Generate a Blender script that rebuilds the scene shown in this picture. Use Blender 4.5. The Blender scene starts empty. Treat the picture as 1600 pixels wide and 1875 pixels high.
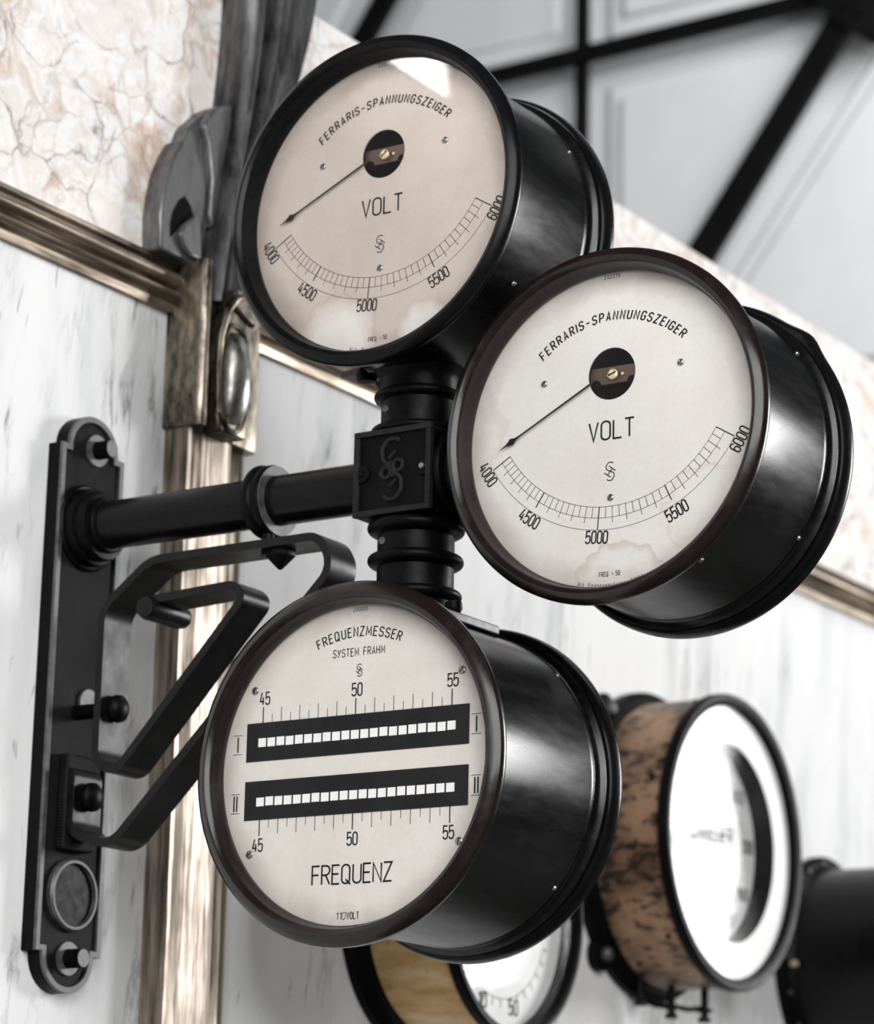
import bpy, math, random
from mathutils import Vector, Matrix
random.seed(7)
PI = math.pi
S = bpy.context.scene
COL = S.collection

# ------------------------------------------------------------------ camera
yaw, pitch, roll = 0.57721873, 0.24758371, 0.02141463
FPX = 5218.886
F = Vector((-math.sin(yaw)*math.cos(pitch), math.cos(yaw)*math.cos(pitch), math.sin(pitch)))
Rr = Vector((math.cos(yaw), math.sin(yaw), 0))
Up = Rr.cross(F)
cr, sr = math.cos(roll), math.sin(roll)
Rx = cr*Rr + sr*Up
Ux = -sr*Rr + cr*Up
cam_d = bpy.data.cameras.new('camera')
cam = bpy.data.objects.new('camera', cam_d)
COL.objects.link(cam)
cam.matrix_world = Matrix(((Rx.x, Ux.x, -F.x, 2.186043), (Rx.y, Ux.y, -F.y, 0.0), (Rx.z, Ux.z, -F.z, 1.6), (0, 0, 0, 1)))
cam_d.sensor_fit = 'HORIZONTAL'
cam_d.sensor_width = 36.0
cam_d.lens = 36.0*FPX/1600.0
cam_d.clip_end = 100
cam_d.dof.use_dof = True
cam_d.dof.focus_distance = 2.95
cam_d.dof.aperture_fstop = 6.3
S.camera = cam

# ------------------------------------------------------------------ light and exposure
S.view_settings.view_transform = 'Standard'
S.view_settings.look = 'None'
S.view_settings.gamma = 1.0
S.view_settings.exposure = 0.22
w = bpy.data.worlds.new('hall_daylight')
S.world = w
w.use_nodes = True
w.node_tree.nodes['Background'].inputs[0].default_value = (0.9, 0.95, 1.0, 1)
w.node_tree.nodes['Background'].inputs[1].default_value = 0.05

def area(name, loc, target, sx, sy, radiance, color=(1, 1, 1)):
    l = bpy.data.lights.new(name, 'AREA')
    l.shape = 'RECTANGLE'
    l.size = sx
    l.size_y = sy
    l.energy = radiance*sx*sy*PI
    l.color = color
    o = bpy.data.objects.new(name, l)
    COL.objects.link(o)
    o.location = loc
    d = Vector(target) - Vector(loc)
    o.rotation_euler = d.to_track_quat('-Z', 'Y').to_euler()
    return o

area('added_key_light', (4.8, -1.7, 4.0), (0.2, 2.7, 2.4), 6.0, 4.2, 6.2)  # added key light behind the camera for wall and dials; no window there
area('far_window_light', (4.3, 9.02, 3.40), (4.3, 0, 3.40), 1.3, 1.8, 36)
area('far_window_light', (3.02, 9.02, 3.35), (3.02, 0, 3.35), .72, 2.2, 20)
area('clerestory_light', (-2.02, -.74, 4.90), (10, -.74, 4.90), 1.62, 1.1, 50)
area('end_wall_fill_light', (1.5, 5.3, 5.6), (-0.8, 7.1, 4.5), 1.8, 1.4, 11)  # added fill that brightens the end wall from the right; no rooflight there

# ------------------------------------------------------------------ materials
def nm(name):
    m = bpy.data.materials.new(name)
    m.use_nodes = True
    nt = m.node_tree
    b = nt.nodes['Principled BSDF']
    return m, nt, b

def N(nt, t, **kw):
    n = nt.nodes.new(t)
    for k, v in kw.items():
        if k.startswith('i_'):
            key = k[2:]
            key = int(key) if key.isdigit() else key.replace('_', ' ')
            n.inputs[key].default_value = v
        else:
            setattr(n, k, v)
    return n

def L(nt, a, b):
    nt.links.new(a, b)

def coords(nt, scale=(1, 1, 1), rot=(0, 0, 0), kind='Object'):
    tc = N(nt, 'ShaderNodeTexCoord')
    mp = N(nt, 'ShaderNodeMapping')
    mp.inputs['Scale'].default_value = scale
    mp.inputs['Rotation'].default_value = rot
    L(nt, tc.outputs[kind], mp.inputs[0])
    return mp.outputs[0]

def noise(nt, vec, scale, detail=4, rough=.6, dist=0.0):
    n = N(nt, 'ShaderNodeTexNoise')
    n.inputs['Scale'].default_value = scale
    n.inputs['Detail'].default_value = detail
    n.inputs['Roughness'].default_value = rough
    n.inputs['Distortion'].default_value = dist
    L(nt, vec, n.inputs['Vector'])
    return n.outputs['Fac']

def ramp(nt, fac, stops, interp='LINEAR'):
    r = N(nt, 'ShaderNodeValToRGB')
    cr_ = r.color_ramp
    cr_.interpolation = interp
    while len(cr_.elements) < len(stops):
        cr_.elements.new(0.5)
    for e, (p, c) in zip(cr_.elements, stops):
        e.position = p
        e.color = (c, c, c, 1) if isinstance(c, (int, float)) else (*c, 1)
    L(nt, fac, r.inputs[0])
    return r.outputs[0]

def mix(nt, fac, a, b, mode='MIX'):
    m = N(nt, 'ShaderNodeMix')
    m.data_type = 'RGBA'
    m.blend_type = mode
    for sock, v in ((m.inputs[0], fac), (m.inputs[6], a), (m.inputs[7], b)):
        if hasattr(v, 'links'):
            L(nt, v, sock)
        elif isinstance(v, (int, float)):
            sock.default_value = v if sock.type == 'VALUE' else (v, v, v, 1)
        else:
            sock.default_value = (*v, 1)
    return m.outputs[2]

def mathn(nt, op, a, b=0.0):
    m = N(nt, 'ShaderNodeMath')
    m.operation = op
    for sock, v in ((m.inputs[0], a), (m.inputs[1], b)):
        if hasattr(v, 'links'):
            L(nt, v, sock)
        else:
            sock.default_value = v
    return m.outputs[0]

def bump(nt, b, h, strength=.3, dist=.002):
    n = N(nt, 'ShaderNodeBump')
    n.inputs['Strength'].default_value = strength
    n.inputs['Distance'].default_value = dist
    L(nt, h, n.inputs['Height'])
    L(nt, n.outputs[0], b.inputs['Normal'])

def warp(nt, vec, amt, scale, detail=3):
    n = N(nt, 'ShaderNodeTexNoise')
    n.inputs['Scale'].default_value = scale
    n.inputs['Detail'].default_value = detail
    L(nt, vec, n.inputs['Vector'])
    sub = N(nt, 'ShaderNodeVectorMath', operation='SUBTRACT')
    L(nt, n.outputs['Color'], sub.inputs[0])
    sub.inputs[1].default_value = (.5, .5, .5)
    sc = N(nt, 'ShaderNodeVectorMath', operation='SCALE')
    L(nt, sub.outputs[0], sc.inputs[0])
    sc.inputs['Scale'].default_value = amt
    ad = N(nt, 'ShaderNodeVectorMath', operation='ADD')
    L(nt, vec, ad.inputs[0])
    L(nt, sc.outputs[0], ad.inputs[1])
    return ad.outputs[0]

def simple(name, col, rough=.5, metal=0.0, spec=.5, var=.25, nscale=40, bmp=0.0, coat=0.0, stretch=(1, 1, 1), rvar=.15):
    m, nt, b = nm(name)
    v = coords(nt, stretch)
    f = noise(nt, v, nscale, 5)
    lo = tuple(c*(1-var) for c in col)
    hi = tuple(min(1, c*(1+var)) for c in col)
    L(nt, ramp(nt, f, [(.3, lo), (.7, hi)]), b.inputs['Base Color'])
    L(nt, ramp(nt, f, [(.3, max(0.02, rough-rvar*.5)), (.7, min(1, rough+rvar*.5))]), b.inputs['Roughness'])
    b.inputs['Metallic'].default_value = metal
    b.inputs['Specular IOR Level'].default_value = spec
    b.inputs['Coat Weight'].default_value = coat
    if bmp:
        bump(nt, b, f, bmp, .001)
    return m

def mat_marble_white():
    m, nt, b = nm('white_marble')
    v = coords(nt, (1, 1, 1), (math.radians(7), 0, 0))
    vs = N(nt, 'ShaderNodeMapping')
    vs.inputs['Scale'].default_value = (1, 1, .16)
    L(nt, warp(nt, v, .05, 5), vs.inputs[0])
    sv = vs.outputs[0]
    n1 = noise(nt, sv, 14, 6, .62)
    ridge = mathn(nt, 'ABSOLUTE', mathn(nt, 'SUBTRACT', n1, .5))
    veins = ramp(nt, ridge, [(0.0, .0), (.012, .55), (.04, 1.0)])
    mask = ramp(nt, noise(nt, v, 3.0, 3), [(.48, 0.0), (.66, .8)])
    soft = ramp(nt, noise(nt, sv, 9, 5, .6), [(.30, (.55, .56, .57)), (.46, (.77, .77, .77)), (.7, (.83, .83, .825))])
    spk = ramp(nt, noise(nt, sv, 60, 3, .5), [(.25, .25), (.33, 1.0)])
    c = mix(nt, mathn(nt, 'MULTIPLY', mask, mathn(nt, 'SUBTRACT', 1.0, veins)), soft, (.16, .165, .17))
    c = mix(nt, .75, c, mix(nt, 1.0, c, spk, 'MULTIPLY'))
    L(nt, c, b.inputs['Base Color'])
    b.inputs['Roughness'].default_value = .6
    b.inputs['Specular IOR Level'].default_value = .12
    return m

def mat_marble_pink():
    m, nt, b = nm('brecciated_marble')
    v = coords(nt)
    wv = warp(nt, v, .12, 9, 5)
    base = ramp(nt, noise(nt, wv, 9, 7, .62, .6), [(.30, (.88, .87, .86)), (.42, (.76, .69, .64)), (.48, (.86, .85, .84)), (.56, (.68, .58, .51)), (.60, (.60, .42, .30)), (.64, (.78, .73, .69)), (.72, (.86, .84, .82))])
    grey = ramp(nt, noise(nt, wv, 5, 5, .6), [(.35, .0), (.62, .5)])
    base = mix(nt, grey, base, (.72, .71, .70))
    vo = N(nt, 'ShaderNodeTexVoronoi', feature='DISTANCE_TO_EDGE')
    vo.inputs['Scale'].default_value = 11
    L(nt, wv, vo.inputs['Vector'])
    vmask = ramp(nt, noise(nt, v, 14, 4), [(.40, 0.0), (.60, .85)])
    ve = ramp(nt, vo.outputs['Distance'], [(0.0, 1.0), (.018, .35), (.05, 0.0)])
    c = mix(nt, mathn(nt, 'MULTIPLY', ve, vmask), base, (.17, .12, .12))
    wv2 = warp(nt, v, .06, 20, 5)
    vo2 = N(nt, 'ShaderNodeTexVoronoi', feature='DISTANCE_TO_EDGE')
    vo2.inputs['Scale'].default_value = 24
    L(nt, wv2, vo2.inputs['Vector'])
    v2m = ramp(nt, noise(nt, v, 8, 4), [(.46, 0.0), (.62, .55)])
    ve2 = ramp(nt, vo2.outputs['Distance'], [(0.0, 1.0), (.04, .3), (.10, 0.0)])
    c = mix(nt, mathn(nt, 'MULTIPLY', ve2, v2m), c, (.36, .24, .19))
    L(nt, c, b.inputs['Base Color'])
    b.inputs['Roughness'].default_value = .5
    b.inputs['Specular IOR Level'].default_value = .15
    return m

def mat_brass(name, stretch, dark=(.035, .022, .013), light=(.50, .40, .28), bias=.5, fs=45, metal=.9):
    m, nt, b = nm(name)
    v = coords(nt, stretch)
    f = noise(nt, v, fs, 6, .7)
    g = noise(nt, coords(nt), 6, 3)
    ff = mathn(nt, 'ADD', mathn(nt, 'MULTIPLY', f, .7), mathn(nt, 'MULTIPLY', g, .3))
    L(nt, ramp(nt, ff, [(bias-.13, dark), (bias, tuple((a+c)/2 for a, c in zip(dark, light))), (bias+.10, light)]), b.inputs['Base Color'])
    L(nt, ramp(nt, ff, [(.35, .5), (.6, .28)]), b.inputs['Roughness'])
    b.inputs['Metallic'].default_value = metal
    bump(nt, b, f, .15, .0008)
    return m

def mat_dial(name, col, tan, amt, cx, cz, R, blots=()):
    """aged card; cx, cz = dial centre in object space"""
    m, nt, b = nm(name)
    v = coords(nt)
    n1 = noise(nt, v, 14, 6, .65)
    n2 = noise(nt, v, 160, 3, .6)
    base = mix(nt, ramp(nt, n1, [(.35, 0.0), (.68, amt)]), col, tan)
    # yellowed edge of the card
    sp = N(nt, 'ShaderNodeVectorMath', operation='DISTANCE')
    fl = N(nt, 'ShaderNodeMapping')
    fl.inputs['Scale'].default_value = (1, 0, 1)
    L(nt, v, fl.inputs[0])
    L(nt, fl.outputs[0], sp.inputs[0])
    sp.inputs[1].default_value = (cx, 0, cz)
    d = mathn(nt, 'ADD', mathn(nt, 'DIVIDE', sp.outputs['Value'], R), mathn(nt, 'MULTIPLY', mathn(nt, 'SUBTRACT', n1, .5), .25))
    base = mix(nt, ramp(nt, d, [(.84, 0.0), (1.02, .75)]), base, tuple(c*.72 for c in tan))
    for (bx, bz, br, inner, line) in blots:
        wv = warp(nt, v, .035, 38, 4)
        f2 = N(nt, 'ShaderNodeMapping')
        f2.inputs['Scale'].default_value = (1, 0, 1)
        L(nt, wv, f2.inputs[0])
        dd = N(nt, 'ShaderNodeVectorMath', operation='DISTANCE')
        L(nt, f2.outputs[0], dd.inputs[0])
        dd.inputs[1].default_value = (bx, 0, bz)
        q = mathn(nt, 'DIVIDE', dd.outputs['Value'], br)
        base = mix(nt, ramp(nt, q, [(.80, 0.0), (.97, line), (1.02, 0.0)]), base, (.42, .33, .26))
        if inner:
            base = mix(nt, ramp(nt, q, [(.5, inner), (.98, 0.0)]), base, (.86, .84, .81))
    base = mix(nt, .06, base, ramp(nt, n2, [(.35, .3), (.65, 1.0)]), 'MULTIPLY')
    L(nt, base, b.inputs['Base Color'])
    b.inputs['Roughness'].default_value = .6
    b.inputs['Specular IOR Level'].default_value = .25
    return m

def mat_glass(name='thin_glass', tint=(1, 1, 1), rough=.012, refl=1.0):
    m = bpy.data.materials.new(name)
    m.use_nodes = True
    nt = m.node_tree
    nt.nodes.clear()
    out = N(nt, 'ShaderNodeOutputMaterial')
    tr = N(nt, 'ShaderNodeBsdfTransparent')
    tr.inputs[0].default_value = (*tint, 1)
    gl = N(nt, 'ShaderNodeBsdfGlossy')
    v = coords(nt)
    L(nt, ramp(nt, noise(nt, v, 12, 3), [(.3, rough), (.7, rough*2.0)]), gl.inputs['Roughness'])
    lw = N(nt, 'ShaderNodeLayerWeight')          # same reflectance from either side of the pane
    lw.inputs[0].default_value = .5
    fr = mathn(nt, 'ADD', mathn(nt, 'MULTIPLY', mathn(nt, 'POWER', lw.outputs['Facing'], 5.0), .96), .04)
    mx = N(nt, 'ShaderNodeMixShader')
    L(nt, mathn(nt, 'MINIMUM', mathn(nt, 'MULTIPLY', fr, refl), 1.0), mx.inputs[0])
    L(nt, tr.outputs[0], mx.inputs[1])
    L(nt, gl.outputs[0], mx.inputs[2])
    L(nt, mx.outputs[0], out.inputs[0])
    return m

def mat_hatch(name, col, ang):
    m, nt, b = nm(name)
    v = coords(nt, (1, 1, 1), ang)
    wv = N(nt, 'ShaderNodeTexWave')
    wv.wave_type = 'BANDS'
    wv.bands_direction = 'Z'
    wv.inputs['Scale'].default_value = 120
    wv.inputs['Distortion'].default_value = .6
    L(nt, v, wv.inputs[0])
    n1 = noise(nt, coords(nt), 30, 4)
    L(nt, ramp(nt, n1, [(.3, tuple(c*.6 for c in col)), (.7, tuple(c*1.6 for c in col))]), b.inputs['Base Color'])
    b.inputs['Roughness'].default_value = .5
    b.inputs['Specular IOR Level'].default_value = .15
    bump(nt, b, wv.outputs['Fac'], .9, .0009)
    return m

def mat_black_paint(name, col=(.004, .004, .0045), rough=.20, wear=(.012, .012, .012), stretch=(1, 1, 1), amt=.35, spec=.16):
    m, nt, b = nm(name)
    v = coords(nt, stretch)
    n1 = noise(nt, v, 22, 7, .7)
    n2 = noise(nt, v, 240, 2, .5)
    c = mix(nt, ramp(nt, n1, [(.52, 0.0), (.75, amt)]), col, wear)
    c = mix(nt, ramp(nt, n2, [(.72, 0.0), (.80, .2)]), c, (.1, .1, .1))
    L(nt, c, b.inputs['Base Color'])
    L(nt, ramp(nt, n1, [(.35, rough), (.7, rough+.16)]), b.inputs['Roughness'])
    b.inputs['Specular IOR Level'].default_value = spec
    bump(nt, b, n1, .06, .001)
    return m

def mat_copper():
    m, nt, b = nm('worn_copper_paint')
    v = coords(nt)
    sv = coords(nt, (.45, 1, 1))
    n1 = noise(nt, sv, 85, 5, .72)
    n2 = noise(nt, v, 9, 4)
    spots = ramp(nt, mathn(nt, 'ADD', n1, mathn(nt, 'MULTIPLY', mathn(nt, 'SUBTRACT', n2, .5), .45)), [(.42, 1.0), (.49, 0.0)])
    base = ramp(nt, n2, [(.35, (.10, .055, .03)), (.6, (.36, .22, .135))])
    c = mix(nt, spots, base, (.02, .014, .012))
    L(nt, c, b.inputs['Base Color'])
    b.inputs['Metallic'].default_value = .55
    b.inputs['Roughness'].default_value = .42
    return m

def mat_varnish():
    m, nt, b = nm('amber_varnished_brass')
    v = coords(nt)
    n1 = noise(nt, coords(nt, (.3, 1, 1)), 30, 5, .6)
    n3 = noise(nt, v, 60, 3)
    c = ramp(nt, n1, [(.35, (.42, .23, .07)), (.55, (.62, .42, .20)), (.7, (.70, .56, .38))])
    c = mix(nt, ramp(nt, n3, [(.28, .9), (.33, 0.0)]), c, (.05, .025, .01))
    L(nt, c, b.inputs['Base Color'])
    b.inputs['Metallic'].default_value = .4
    b.inputs['Roughness'].default_value = .4
    return m

M = {}
M['marble'] = mat_marble_white()
M['pink'] = mat_marble_pink()
M['brass_v'] = mat_brass('streaked_brass', (1, 1, .05), dark=(.035, .022, .014), light=(.46, .39, .32), bias=.50, fs=110, metal=.75)
M['brass_h'] = mat_brass('tarnished_brass_moulding', (1, .06, 1), dark=(.05, .032, .02), light=(.42, .35, .27), bias=.52, fs=80, metal=.8)
M['brass_cast'] = mat_brass('darkened_cast_brass', (1, 1, .35), dark=(.015, .011, .008), light=(.42, .36, .29), bias=.55)
M['pewter'] = mat_brass('dark_cast_metal', (1, 1, .3), dark=(.055, .055, .056), light=(.19, .19, .193), bias=.51, fs=60, metal=.5)
M['paint'] = mat_black_paint('black_enamel')
M['rim'] = mat_black_paint('brown_black_enamel', (.010, .006, .005), .17, (.030, .019, .016), spec=.42)
M['drum'] = mat_black_paint('black_drum_enamel', (.0025, .0025, .0027), .20, (.018, .018, .018), (1, .25, 1), .5, .42)
M['iron'] = simple('black_cast_iron', (.003, .003, .0033), .42, 0, .09, .4, 90, .25)
M['iron_edge'] = simple('pale_cast_iron', (.075, .075, .078), .45, .3, .5, .5, 60, .2)
M['cover_edge'] = simple('worn_box_iron', (.016, .016, .0165), .5, 0, .1, .3, 60, .1)
M['hatch'] = mat_hatch('cross_hatched_iron', (.009, .009, .0095), (math.radians(45), 0, 0))
M['hatch2'] = mat_hatch('cross_hatched_iron_cover', (.002, .002, .002), (0, math.radians(45), 0))
M['strap'] = simple('forged_iron', (.004, .004, .004), .38, .0, .25, .7, 30, .3)
M['steel'] = simple('dull_steel', (.13, .13, .13), .5, .6, .5, .3, 120, .1)
M['screw'] = simple('bright_screw_steel', (.28, .27, .26), .3, .9, .5, .2, 200)
M['ink'] = simple('black_ink', (.003, .003, .003), .6, 0, .08, .1)
M['needle'] = simple('black_needle', (.006, .006, .006), .5, 0, .2, .1)
M['hollow'] = simple('dark_hollow', (.002, .002, .002), .7, 0, .05, .2)
M['bridge'] = simple('brown_bridge_plate', (.085, .055, .040), .45, .3, .4, .2, 60)
M['scroll'] = mat_brass('blackened_cast_metal', (1, 1, .15), dark=(.007, .007, .007), light=(.15, .15, .152), bias=.52, fs=60, metal=.6)
M['boss'] = mat_brass('mottled_silvery_cast_metal', (1, 1, .6), dark=(.03, .028, .025), light=(.55, .53, .50), bias=.50, fs=45, metal=.7)
M['goldscrew'] = simple('yellow_brass_screw', (.70, .58, .38), .4, .6, .5, .15, 200)
M['reed'] = simple('white_reed_flag', (.80, .79, .77), .6, 0, .2, .06, 70)
M['reedwin'] = simple('black_reed_window', (.003, .003, .0035), .12, 0, .12, .2)
M['glass'] = mat_glass(refl=.50)
M['glass_far'] = mat_glass('dusty_thin_glass', (1, 1, 1), .03, .65)
M['plaster'] = simple('white_painted_plaster', (.80, .81, .82), .7, 0, .3, .03, 6)
M['truss'] = simple('black_painted_steel', (.004, .004, .0045), .5, 0, .2, .3, 10)
M['copper'] = mat_copper()
M['varnish'] = mat_varnish()
M['white_dial'] = simple('white_enamel_dial', (.80, .80, .79), .45, 0, .4, .03, 30)
M['floor'] = simple('dark_stone_floor', (.05, .045, .04), .6, 0, .4, .3, 8)
M['frame'] = simple('dark_window_frame', (.05, .05, .05), .5, 0, .3, .2, 8)
M['mirror'] = simple('silvered_dial_strip', (.50, .50, .50), .35, .4, .5, .15, 30)

# ------------------------------------------------------------------ mesh helpers
class MB:
    def __init__(s):
        s.v = []
        s.f = []
        s.sm = []

    def add(s, vs, fs, smooth=False):
        o = len(s.v)
        s.v += [Vector(p) for p in vs]
        for f in fs:
            s.f.append([i+o for i in f])
            s.sm.append(smooth)
        return s

    def box(s, a, b):
        (x0, y0, z0), (x1, y1, z1) = a, b
        vs = [(x, y, z) for x in (x0, x1) for y in (y0, y1) for z in (z0, z1)]
        return s.add(vs, [(0, 1, 3, 2), (4, 6, 7, 5), (0, 4, 5, 1), (2, 3, 7, 6), (0, 2, 6, 4), (1, 5, 7, 3)])

    def lathe(s, prof, C, axis=(0, 1, 0), n=96, smooth=True, closed=False, rfn=None):
        ax = Vector(axis).normalized()
        ref = Vector((0, 0, 1)) if abs(ax.z) < .9 else Vector((1, 0, 0))
        u = ax.cross(ref).normalized()
        w_ = u.cross(ax).normalized()
        C = Vector(C)
        vs, fs, rings = [], [], []
        for (r, t) in prof:
            if r < 1e-7:
                rings.append([len(vs)])
                vs.append(C+ax*t)
            else:
                st = len(vs)
                for k in range(n):
                    a = 2*PI*k/n
                    rr = r*(rfn(a, r) if rfn else 1)
                    vs.append(C+ax*t+(u*math.cos(a)+w_*math.sin(a))*rr)
                rings.append(list(range(st, st+n)))
        pairs = list(zip(rings, rings[1:]))
        if closed:
            pairs.append((rings[-1], rings[0]))
        for A, B in pairs:
            for k in range(n):
                k2 = (k+1) % n
                if len(A) == 1 and len(B) == 1:
                    continue
                if len(A) == 1:
                    fs.append((A[0], B[k2], B[k]))
                elif len(B) == 1:
                    fs.append((A[k], A[k2], B[0]))
                else:
                    fs.append((A[k], A[k2], B[k2], B[k]))
        return s.add(vs, fs, smooth)

    def cyl(s, a, b, r, n=32, r2=None, smooth=True):
        a, b = Vector(a), Vector(b)
        h = (b-a).length
        r2 = r if r2 is None else r2
        return s.lathe([(0, 0), (r, 0), (r, 1e-5), (r2, h-1e-5), (r2, h), (0, h)], a, b-a, n, smooth)

    def torus(s, C, axis, R, r, n=64, m=16, flat=1.0):
        prof = [(R+r*math.cos(2*PI*k/m), r*flat*math.sin(2*PI*k/m)) for k in range(m)]
        return s.lathe(prof, C, axis, n, True, True)

    def prism(s, pts, axis, a0, a1):
        """pts 2D in the two other axes (in x,y,z order), extruded along axis"""
        def P(p, t):
            q = [p[0], p[1]]
            q.insert(axis, t)
            return q
        n = len(pts)
        vs = [P(p, a0) for p in pts]+[P(p, a1) for p in pts]
        fs = [tuple(range(n-1, -1, -1)), tuple(range(n, 2*n))]
        for k in range(n):
            k2 = (k+1) % n
            fs.append((k, k2, n+k2, n+k))
        return s.add(vs, fs)

    def tube(s, path, r, n=12, cap=True):
        path = [Vector(p) for p in path]
        vs, fs = [], []
        prev = None
        for i, p in enumerate(path):
            t = (path[min(i+1, len(path)-1)]-path[max(i-1, 0)]).normalized()
            if prev is None:
                ref = Vector((0, 0, 1)) if abs(t.z) < .9 else Vector((1, 0, 0))
                u = t.cross(ref).normalized()
            else:
                u = (prev-t*prev.dot(t)).normalized()
            prev = u
            w_ = t.cross(u)
            rr = r[i] if isinstance(r, (list, tuple)) else r
            for k in range(n):
                a = 2*PI*k/n
                vs.append(p+(u*math.cos(a)+w_*math.sin(a))*rr)
        for i in range(len(path)-1):
            for k in range(n):
                k2 = (k+1) % n
                fs.append((i*n+k, i*n+k2, (i+1)*n+k2, (i+1)*n+k))
        if cap:
            fs.append(tuple(range(n-1, -1, -1)))
            e = (len(path)-1)*n
            fs.append(tuple(range(e, e+n)))
        return s.add(vs, fs, True)

    def build(s, name, mat, parent=None, bevel=0.0, segs=2, origin=None, autosmooth=40):
        xs = [v.x for v in s.v]; ys = [v.y for v in s.v]; zs = [v.z for v in s.v]
        c = Vector(origin) if origin else Vector(((min(xs)+max(xs))/2, (min(ys)+max(ys))/2, (min(zs)+max(zs))/2))
        me = bpy.data.meshes.new(name)
        me.from_pydata([v-c for v in s.v], [], s.f)
        me.polygons.foreach_set('use_smooth', s.sm)
        me.materials.append(mat)
        me.update()
        import bmesh
        bm = bmesh.new()
        bm.from_mesh(me)
        bmesh.ops.recalc_face_normals(bm, faces=bm.faces)
        for e in bm.edges:
            if len(e.link_faces) == 2 and e.calc_face_angle(0) > math.radians(autosmooth):
                e.smooth = False
        bm.to_mesh(me)
        bm.free()
        o = bpy.data.objects.new(name, me)
        COL.objects.link(o)
        pw = WP.get(parent.name, Vector((0, 0, 0))) if parent else Vector((0, 0, 0))
        if parent:
            o.parent = parent
        o.location = c-pw
        WP[o.name] = c
        if bevel:
            md = o.modifiers.new('bevel', 'BEVEL')
            md.width = bevel
            md.segments = segs
            md.limit_method = 'ANGLE'
            md.angle_limit = math.radians(35)
            md.harden_normals = False
            for p in me.polygons:
                p.use_smooth = True
        return o

WP = {}

def face_to(o, d):
    """turn a single-sided pane so its normals look along d"""
    if sum(p.area*p.normal.dot(Vector(d)) for p in o.data.polygons) < 0:
        o.data.flip_normals()
    return o

def tag(o, label=None, cat=None, group=None, kind=None):
    if label: o['label'] = label
    if cat: o['category'] = cat
    if group: o['group'] = group
    if kind: o['kind'] = kind
    return o

def thing(name, loc, label, cat, group=None):
    o = bpy.data.objects.new(name, None)
    COL.objects.link(o)
    o.empty_display_size = .05
    o.location = loc
    WP[o.name] = Vector(loc)
    return tag(o, label, cat, group)

def rpoly(pts, n=8):
    """polyline of (x, z, radius) -> rounded points"""
    out = []
    for i, p in enumerate(pts):
        r = p[2] if len(p) > 2 else 0
        if r <= 0 or i == 0 or i == len(pts)-1:
            out.append((p[0], p[1]))
            continue
        P = Vector(p[:2]); A = Vector(pts[i-1][:2]); B = Vector(pts[i+1][:2])
        a = (A-P).normalized(); b = (B-P).normalized()
        ang = a.angle(b)
        if ang > PI-.02:
            out.append((p[0], p[1]))
            continue
        d = r/math.tan(ang/2)
        d = min(d, (A-P).length*(.5 if i > 1 else 1)*1.0, (B-P).length*(.5 if i < len(pts)-2 else 1)*1.0)
        rr = d*math.tan(ang/2)
        c = P+(a+b).normalized()*(rr/math.sin(ang/2))
        s0 = P+a*d-c; s1 = P+b*d-c
        a0 = math.atan2(s0.y, s0.x); a1 = math.atan2(s1.y, s1.x)
        da = (a1-a0+PI) % (2*PI)-PI
        for k in range(n+1):
            t = a0+da*k/n
            out.append((c.x+rr*math.cos(t), c.y+rr*math.sin(t)))
    return out

def ribbon2d(pts, w_, closed=False):
    pts = [Vector(p) for p in pts]
    q = [pts[0]]
    for p in pts[1:]:
        if (p-q[-1]).length > 1e-6:
            q.append(p)
    if closed and (q[0]-q[-1]).length < 1e-6:
        q.pop()
    n = len(q)
    L_, R_ = [], []
    for i in range(n):
        a = q[i-1] if (i > 0 or closed) else None
        b = q[(i+1) % n] if (i < n-1 or closed) else None
        d1 = (q[i]-a).normalized() if a is not None else None
        d2 = (b-q[i]).normalized() if b is not None else None
        if d1 is None: d1 = d2
        if d2 is None: d2 = d1
        n1 = Vector((-d1.y, d1.x)); n2 = Vector((-d2.y, d2.x))
        m_ = n1+n2
        if m_.length < 1e-4:
            m_ = n1
        m_.normalize()
        k = 1/max(.42, m_.dot(n1))
        L_.append(q[i]+m_*w_*.5*k)
        R_.append(q[i]-m_*w_*.5*k)
    quads = []
    rng = range(n) if closed else range(n-1)
    for i in rng:
        j = (i+1) % n
        quads.append((L_[i], R_[i], R_[j], L_[j]))
    return quads

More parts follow.
